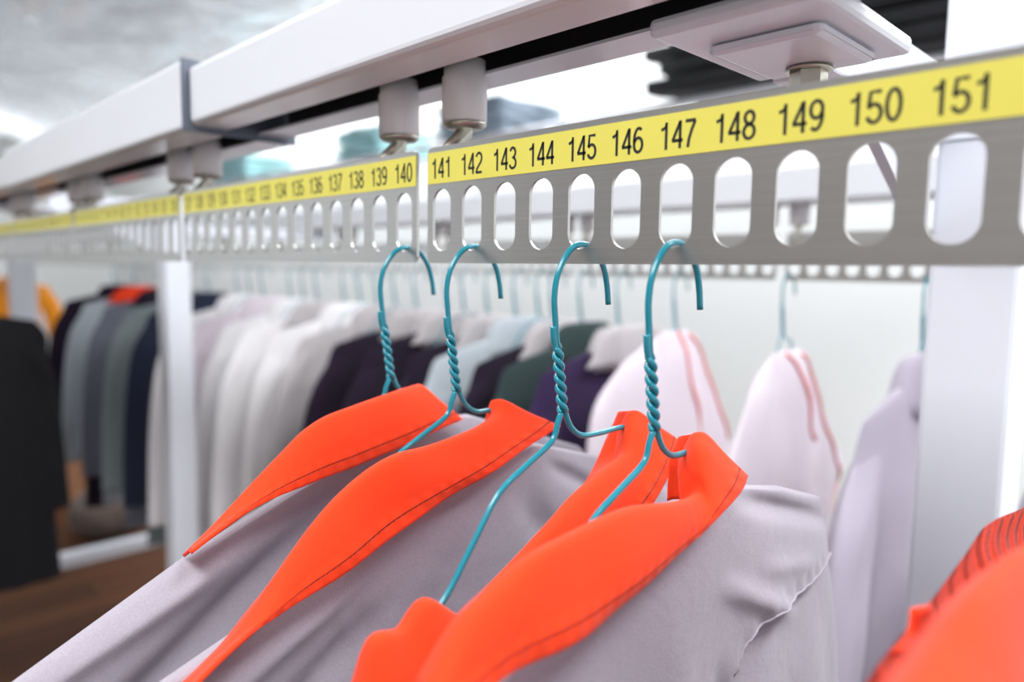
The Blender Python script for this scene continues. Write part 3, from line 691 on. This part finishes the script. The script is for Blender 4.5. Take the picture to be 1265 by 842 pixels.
RL = [  # y, name, label, cat, body, collar, length, wid, seed, group
    (.228, 'lilac_tunic', 'pale lilac tunic just left of the right support post', 'tunic', LILAC, None, 1.6, 1.0, 3, 'pale tunics'),
    (.100, 'lilac_tunic', 'pale lilac tunic at the right edge behind the support post', 'tunic', LILAC, None, 1.6, 1.0, 3, 'pale tunics'),
    (.612, 'purple_shirt', 'violet shirt with light grey collar, nearest of the purple shirts', 'shirt', VIOLET, LGREY, 1.2, 1.0, 2, 'purple shirts with grey collars'),
    (.680, 'dark_green_shirt', 'dark green shirt squeezed between two purple shirts', 'shirt', DGREEN, None, 1.2, 1.0, 4, None),
    (.735, 'purple_shirt', 'dark purple shirt with grey collar right of the pale blue shirt', 'shirt', PURPLE, LGREY, 1.2, 1.0, 5, 'purple shirts with grey collars'),
    (.815, 'pale_blue_shirt', 'pale blue grey shirt hanging among the purple shirts', 'shirt', BLUEG, None, 1.2, 1.05, 2, None),
    (.880, 'purple_shirt', 'dark purple shirt with grey collar left of the pale blue shirt', 'shirt', PURPLE, LGREY, 1.2, 1.0, 4, 'purple shirts with grey collars'),
    (.985, 'purple_shirt', 'dark purple shirt, the one directly behind the second hanger', 'shirt', PURPLE, LGREY, 1.2, 1.05, 3, 'purple shirts with grey collars'),
    (1.075, 'purple_shirt', 'leftmost dark purple shirt beside the white coats', 'shirt', PURPLE, LGREY, 1.2, 1.1, 5, 'purple shirts with grey collars'),
    (1.20, 'white_coat', 'light grey coat next to the leftmost purple shirt', 'coat', LGREY, None, 1.9, 1.05, 1, 'white coats'),
    (1.32, 'white_coat', 'white coat second from the purple shirts', 'coat', WHITEC, None, 1.9, 1.0, 2, 'white coats'),
    (1.43, 'white_coat', 'white coat with grey collar in the middle of the coats', 'coat', WHITEC, LGREY, 1.9, 1.05, 3, 'white coats'),
    (1.55, 'white_coat', 'white coat just right of the left support post', 'coat', WHITEC, None, 1.9, 1.0, 4, 'white coats'),
    (1.69, 'white_coat', 'pale coat behind the left support post', 'coat', PINKW, None, 1.9, 1.0, 5, 'white coats'),
    (1.83, 'white_coat', 'white coat left of the left support post', 'coat', WHITEC, None, 1.9, 1.0, 1, 'white coats'),
    (2.02, 'navy_coat', 'dark navy coat left of the white coats', 'coat', NAVY, None, 1.5, 1.0, 2, None),
    (2.20, 'grey_green_coat', 'grey green coat beside the navy coat', 'coat', GREEN, None, 1.3, 1.0, 3, None),
    (2.40, 'slate_coat', 'slate grey coat second from the left post', 'coat', SLATE, PURPLE, 1.3, 1.0, 4, None),
    (2.62, 'pale_grey_coat', 'pale blue grey coat with orange collar among the coats at left', 'coat', BLUEG, ORANGE_P, 1.25, 1.0, 5, None),
    (2.84, 'purple_coat', 'dark purple coat farthest along the rear rail', 'coat', PURPLE, None, 1.4, 1.0, 1, None),
    (4.60, 'orange_jacket', 'orange jacket at the left edge under the rail plates', 'jacket', cloth('amber_cloth', (.85, .30, .02)), None, 1.2, 1.0, 2, None)]
ords = ['nearest', 'next', 'third', 'fourth']
for i, (y, nm, lab, cat, m, mc, ln, wd, sd, g) in enumerate(RL):
    rear(y, 'hanger holding the '+lab.split(',')[0])
    garment(nm, lab, cat, RX, y, RZ+.010, m, mc, ln, wd, sd+(10 if nm == 'white_coat' else 0), 1.14, 0, g, rows=ROWSJ if nm == 'white_coat' else None)
for i, y in enumerate((.765, .94, 1.14, 1.26, 1.49, 1.76)):
    rear(y, 'empty turquoise wire hanger among the rear garments')['group'] = 'spare hangers among the rear garments'
# black jacket on the far part of the front rail
h = copy_tree(HR, (0, 2.16, 0), 'hanger holding the black jacket at the left edge')
garment('black_jacket', 'long black jacket at the left edge of the photo', 'jacket', .012, 2.16, -.02, BLACKC, None, 1.31, 1.22, 9, 1.12, sw=1.05, rows=ROWSJ)

HN = hanger(0, RX, RZ, 'turquoise wire hanger holding the left hand piped smock', 'turquoise wire hangers on the rear rail', [(-.0098, 0, -.0585), (-.0118, 0, -.0625), (-.0150, 0, -.0692), (-.022, 0, -.085), (-.030, 0, -.105), (-.035, 0, -.135)], [(.0160, 0, -.080), (.022, 0, -.10), (.026, 0, -.12), (.028, 0, -.135)], narrow=True)
# wrap smocks with salmon piping
def smock(y, label, xo, prof, lines):
    """prof: rows (xl, xr, z, T) of the folded smock; lines: piping paths (x,z)"""
    t = thing('piped_smock', label, 'smock', (RX, y, 0), 'pale smocks with salmon piping')
    P = crom(prof, 6); bm = bmesh.new(); rings = []; n = 36; rs = np.random.RandomState(int(y*1000)); ph = rs.uniform(0, 6.3, 4)
    def surf(xl, xr, z, T, a):
        c, h = (xl+xr)/2, (xr-xl)/2; x = c+h*math.cos(a); k = min(1, (T/.012))
        return (x, -(T*math.sin(a)+.003*k*math.sin(x*70+z*9+ph[0])*math.sin(a)+.002*k*math.sin(x*130-z*20+ph[1])*math.sin(a)), z)
    for xl, xr, z, T in P: rings.append([bm.verts.new(surf(xl, xr, z, T, 2*math.pi*i/n)) for i in range(n)])
    for a, b in zip(rings, rings[1:]):
        for i in range(n):
            f = bm.faces.new((a[i], a[(i+1) % n], b[(i+1) % n], b[i])); f.smooth = True
    bm.faces.new(rings[0]); bm.faces.new(rings[-1])
    link('body', bm, PINKW, t, False)
    for ln in lines:
        pts = []
        for x, z in crom(ln, 8):
            xl, xr, T = (np.interp(-z, -P[:, 2], P[:, i]) for i in (0, 1, 3))
            c, h = (xl+xr)/2, (xr-xl)/2; q = max(-.999, min(.999, (x-c)/h)); a = math.acos(q)
            p = surf(xl, xr, z, T, a); pts.append((p[0], p[1]-.001, p[2]))
        link('piping', tube(bmesh.new(), pts, .0024, 8), PIPE, t)
    return t
def loc(y, pts, X0=RX): # px -> local x,z on the plane of the hanger
    return [((at(px, py, 1, y)[0]-X0), at(px, py, 1, y)[2]) for px, py in pts]
y2 = .375
prof2 = []
for zl, zr, T in (((958, 430), (988, 436), .003), ((945, 440), (998, 452), .008), ((928, 470), (1003, 482), .013), ((912, 510), (1012, 522), .015), ((898, 545), (1022, 556), .016), ((885, 575), (1034, 590), .016), ((880, 600), (1038, 615), .015), ((878, 640), (1028, 634), .015), ((870, 760), (1008, 760), .014)):
    a, b = loc(y2, [zl, zr]); prof2.append((a[0], b[0], (a[1]+b[1])/2, T))
smock(y2, 'pale smock with salmon piping hanging right of the fourth hanger', 0, prof2,
      [loc(y2, [(966, 436), (975, 455), (982, 490), (985, 520), (993, 540)]), loc(y2, [(984, 436), (996, 455), (1003, 490), (1011, 530), (1022, 565), (1034, 596), (1036, 615), (1026, 632)])])
copy_tree(HN, (RX, y2, RZ), 'turquoise wire hanger holding the right hand piped smock')
y1 = .520
prof1 = []
for zl, zr, T in (((820, 405), (850, 412), .003), ((795, 422), (862, 425), .008), ((765, 445), (868, 450), .014), ((738, 480), (878, 485), .017), ((728, 520), (890, 520), .018), ((725, 560), (900, 560), .018), ((725, 640), (905, 640), .018), ((725, 780), (905, 780), .016)):
    a, b = loc(y1, [zl, zr]); prof1.append((a[0], b[0], (a[1]+b[1])/2, T))
smock(y1, 'pale smock with salmon piping just behind the fourth hanger', 0, prof1,
      [loc(y1, [(833, 408), (836, 430), (840, 470), (848, 505), (855, 540)]), loc(y1, [(848, 412), (862, 432), (868, 460), (880, 500), (893, 540)])])
HN.location = (RX, y1, RZ)

# ------------------------------------------------------------------ high wall rack with bundles, film, floor items
t = thing('wall_rack', 'white two rod rack high on the wall above the rear rail', 'rack', (1.3, 1.6, .33))
for x in (-.20, -.06): link('rod', tube(bmesh.new(), [(x, -1.5, .012), (x, 0, .012), (x, 2.5, .012)], .008, 12), ENAMEL, t)
for y in (-1.4, -.4, .6, 1.6, 2.4): boxobj('bracket', (-.24, y-.008, -.012), (.449, y+.008, .0035), ENAMEL2, t, .002)
def bundle(name, label, x, y, z, sx, sy, sz, m, seed, parts=True):
    t = thing(name, label, 'folded garments', (x, y, z), 'bundles on the high wall rack')
    rs = np.random.RandomState(seed); n = 4
    for k in range(n):
        bm = bmesh.new(); bmesh.ops.create_cube(bm, size=1); bmesh.ops.subdivide_edges(bm, edges=bm.edges[:], cuts=7, use_grid_fill=True)
        ph = rs.uniform(0, 6, 6)
        for v in bm.verts:
            p = v.co.copy(); q = max(abs(p.x), abs(p.y))*2
            hz = sz/n*(1-.35*q**4)
            x_, y_ = p.x*sx*(1+.06*math.sin(9*p.y+ph[0])), p.y*sy*(1+.05*math.sin(8*p.x+ph[1]))
            z_ = (k+.5)*sz/n+p.z*hz*1.0+.08*sz/n*math.sin(7*p.x+ph[2])*math.sin(6*p.y+ph[3])*(0 if k == 0 and p.z < 0 else 1)
            if k == 0 and p.z < 0: z_ = max(z_, 0)
            v.co = Vector((x_, y_, z_))
        link('folded_layer', bm, m, t, True)
    return t
bundle('folded_garment_bundle', 'black folded garments on the high wall rack at top right', 1.15, .48, .3505, .24, .80, .13, BLACKC, 1)
bundle('folded_garment_bundle', 'grey blue folded garments on the high wall rack above number 143', 1.20, 1.50, .3505, .24, .26, .09, mat('grey_blue', (.25, .31, .38), .7), 2)
bundle('folded_garment_bundle', 'teal folded garments on the high wall rack above number 140', 1.20, 2.05, .3505, .22, .24, .09, TEALC, 3)
bundle('folded_garment_bundle', 'pale teal folded garments on the high wall rack beyond the roller pair', 1.20, 3.1, .3505, .22, .45, .10, TEALC, 4)

def film():
    bm = bmesh.new(); G = []; nu, nv = 120, 120
    rs = np.random.RandomState(3); ws = [(rs.uniform(-9, 9), rs.uniform(-9, 9), rs.uniform(0, 6.3), rs.uniform(.2, 1)) for _ in range(22)]
    for i in range(nu+1):
        row = []
        for j in range(nv+1):
            a, b = i/nu, j/nv; x = -.80+1.95*a; y = 1.25+4.2*b
            z = .64+.10*math.cos(a*3)+.08*b
            d = sum(q*(1-abs(math.sin(fx*a+fy*b+p)))**2 for fx, fy, p, q in ws)
            z += .026*d
            row.append((x, y, z))
        G.append(row)
    grid(bm, G)
    o = link('plastic_film_canopy', bm, FILM, None, True)
    tag(o, 'crinkled shiny plastic film hanging under the ceiling at top left', 'plastic film')
film()
# base rail of the rack on the floor
t = thing('rack_base_rail', 'white rail lying on the floor across the far end', 'rail', (.45, 3.47, -1.30))
boxobj('rail_tube', (-.9, -.03, 0.001), (.9, .03, .055), ENAMEL2, t, .004)
boxobj('end_cap', (-.905, -.033, 0), (-.89, .033, .058), DARK, t, .002)
# pouf-like stuffed bag
bm = bmesh.new(); bmesh.ops.create_uvsphere(bm, u_segments=40, v_segments=24, radius=1)
for v in bm.verts:
    p = v.co; a = math.atan2(p.y, p.x); k = 1+.03*math.sin(9*a)+.02*math.sin(5*a+p.z*4)
    v.co = Vector((p.x*.155*k, p.y*.155*k, max(-.11, p.z*.125)+.11))
root = thing('stuffed_bag', 'taupe stuffed bag on the floor behind the white floor rail', 'bag', (.78, 3.78, -1.30))
link('sack', bm, cloth('taupe_cloth', (.16, .12, .10)), root, True)
bm = bmesh.new(); tube(bm, crom([(0, -.02, .23), (.02, 0, .26), (0, .03, .27), (-.02, 0, .25), (0, -.02, .232)], 5), .012, 8); link('knot', bm, cloth('taupe_cloth_knot', (.16, .12, .10)), root)
# cardboard box
root = thing('cardboard_box', 'tan cardboard box on the floor under the grey coats', 'box', (.95, 4.6, -1.30))
CARD = mat('cardboard', (.45, .22, .12), .8, noise=((20, 20, 20), .08))
boxobj('carton', (-.25, -.2, 0), (.25, .2, .30), CARD, root, .004)
for s in (-1, 1): boxobj('flap', (-.25, min(s*.2, s*.01), .301), (.25, max(s*.2, s*.01), .305), CARD, root, .001)
o = boxobj('tape', (-.251, -.02, .306), (.251, .02, .3065), mat('tape', (.5, .35, .15), .3), root)
# red folded cloth on box
bm = bmesh.new(); bmesh.ops.create_uvsphere(bm, u_segments=24, v_segments=14, radius=1)
for v in bm.verts: v.co = Vector((v.co.x*.09*(1+.1*math.sin(7*v.co.y)), v.co.y*.08, max(-.8, v.co.z)*.045+.036))
o = link('red_cloth', bm, cloth('red_cloth', (.6, .03, .02)), None, True); o.location = (.93, 4.55, -1.30+.3066)
tag(o, 'crumpled red cloth lying on the cardboard box', 'cloth')
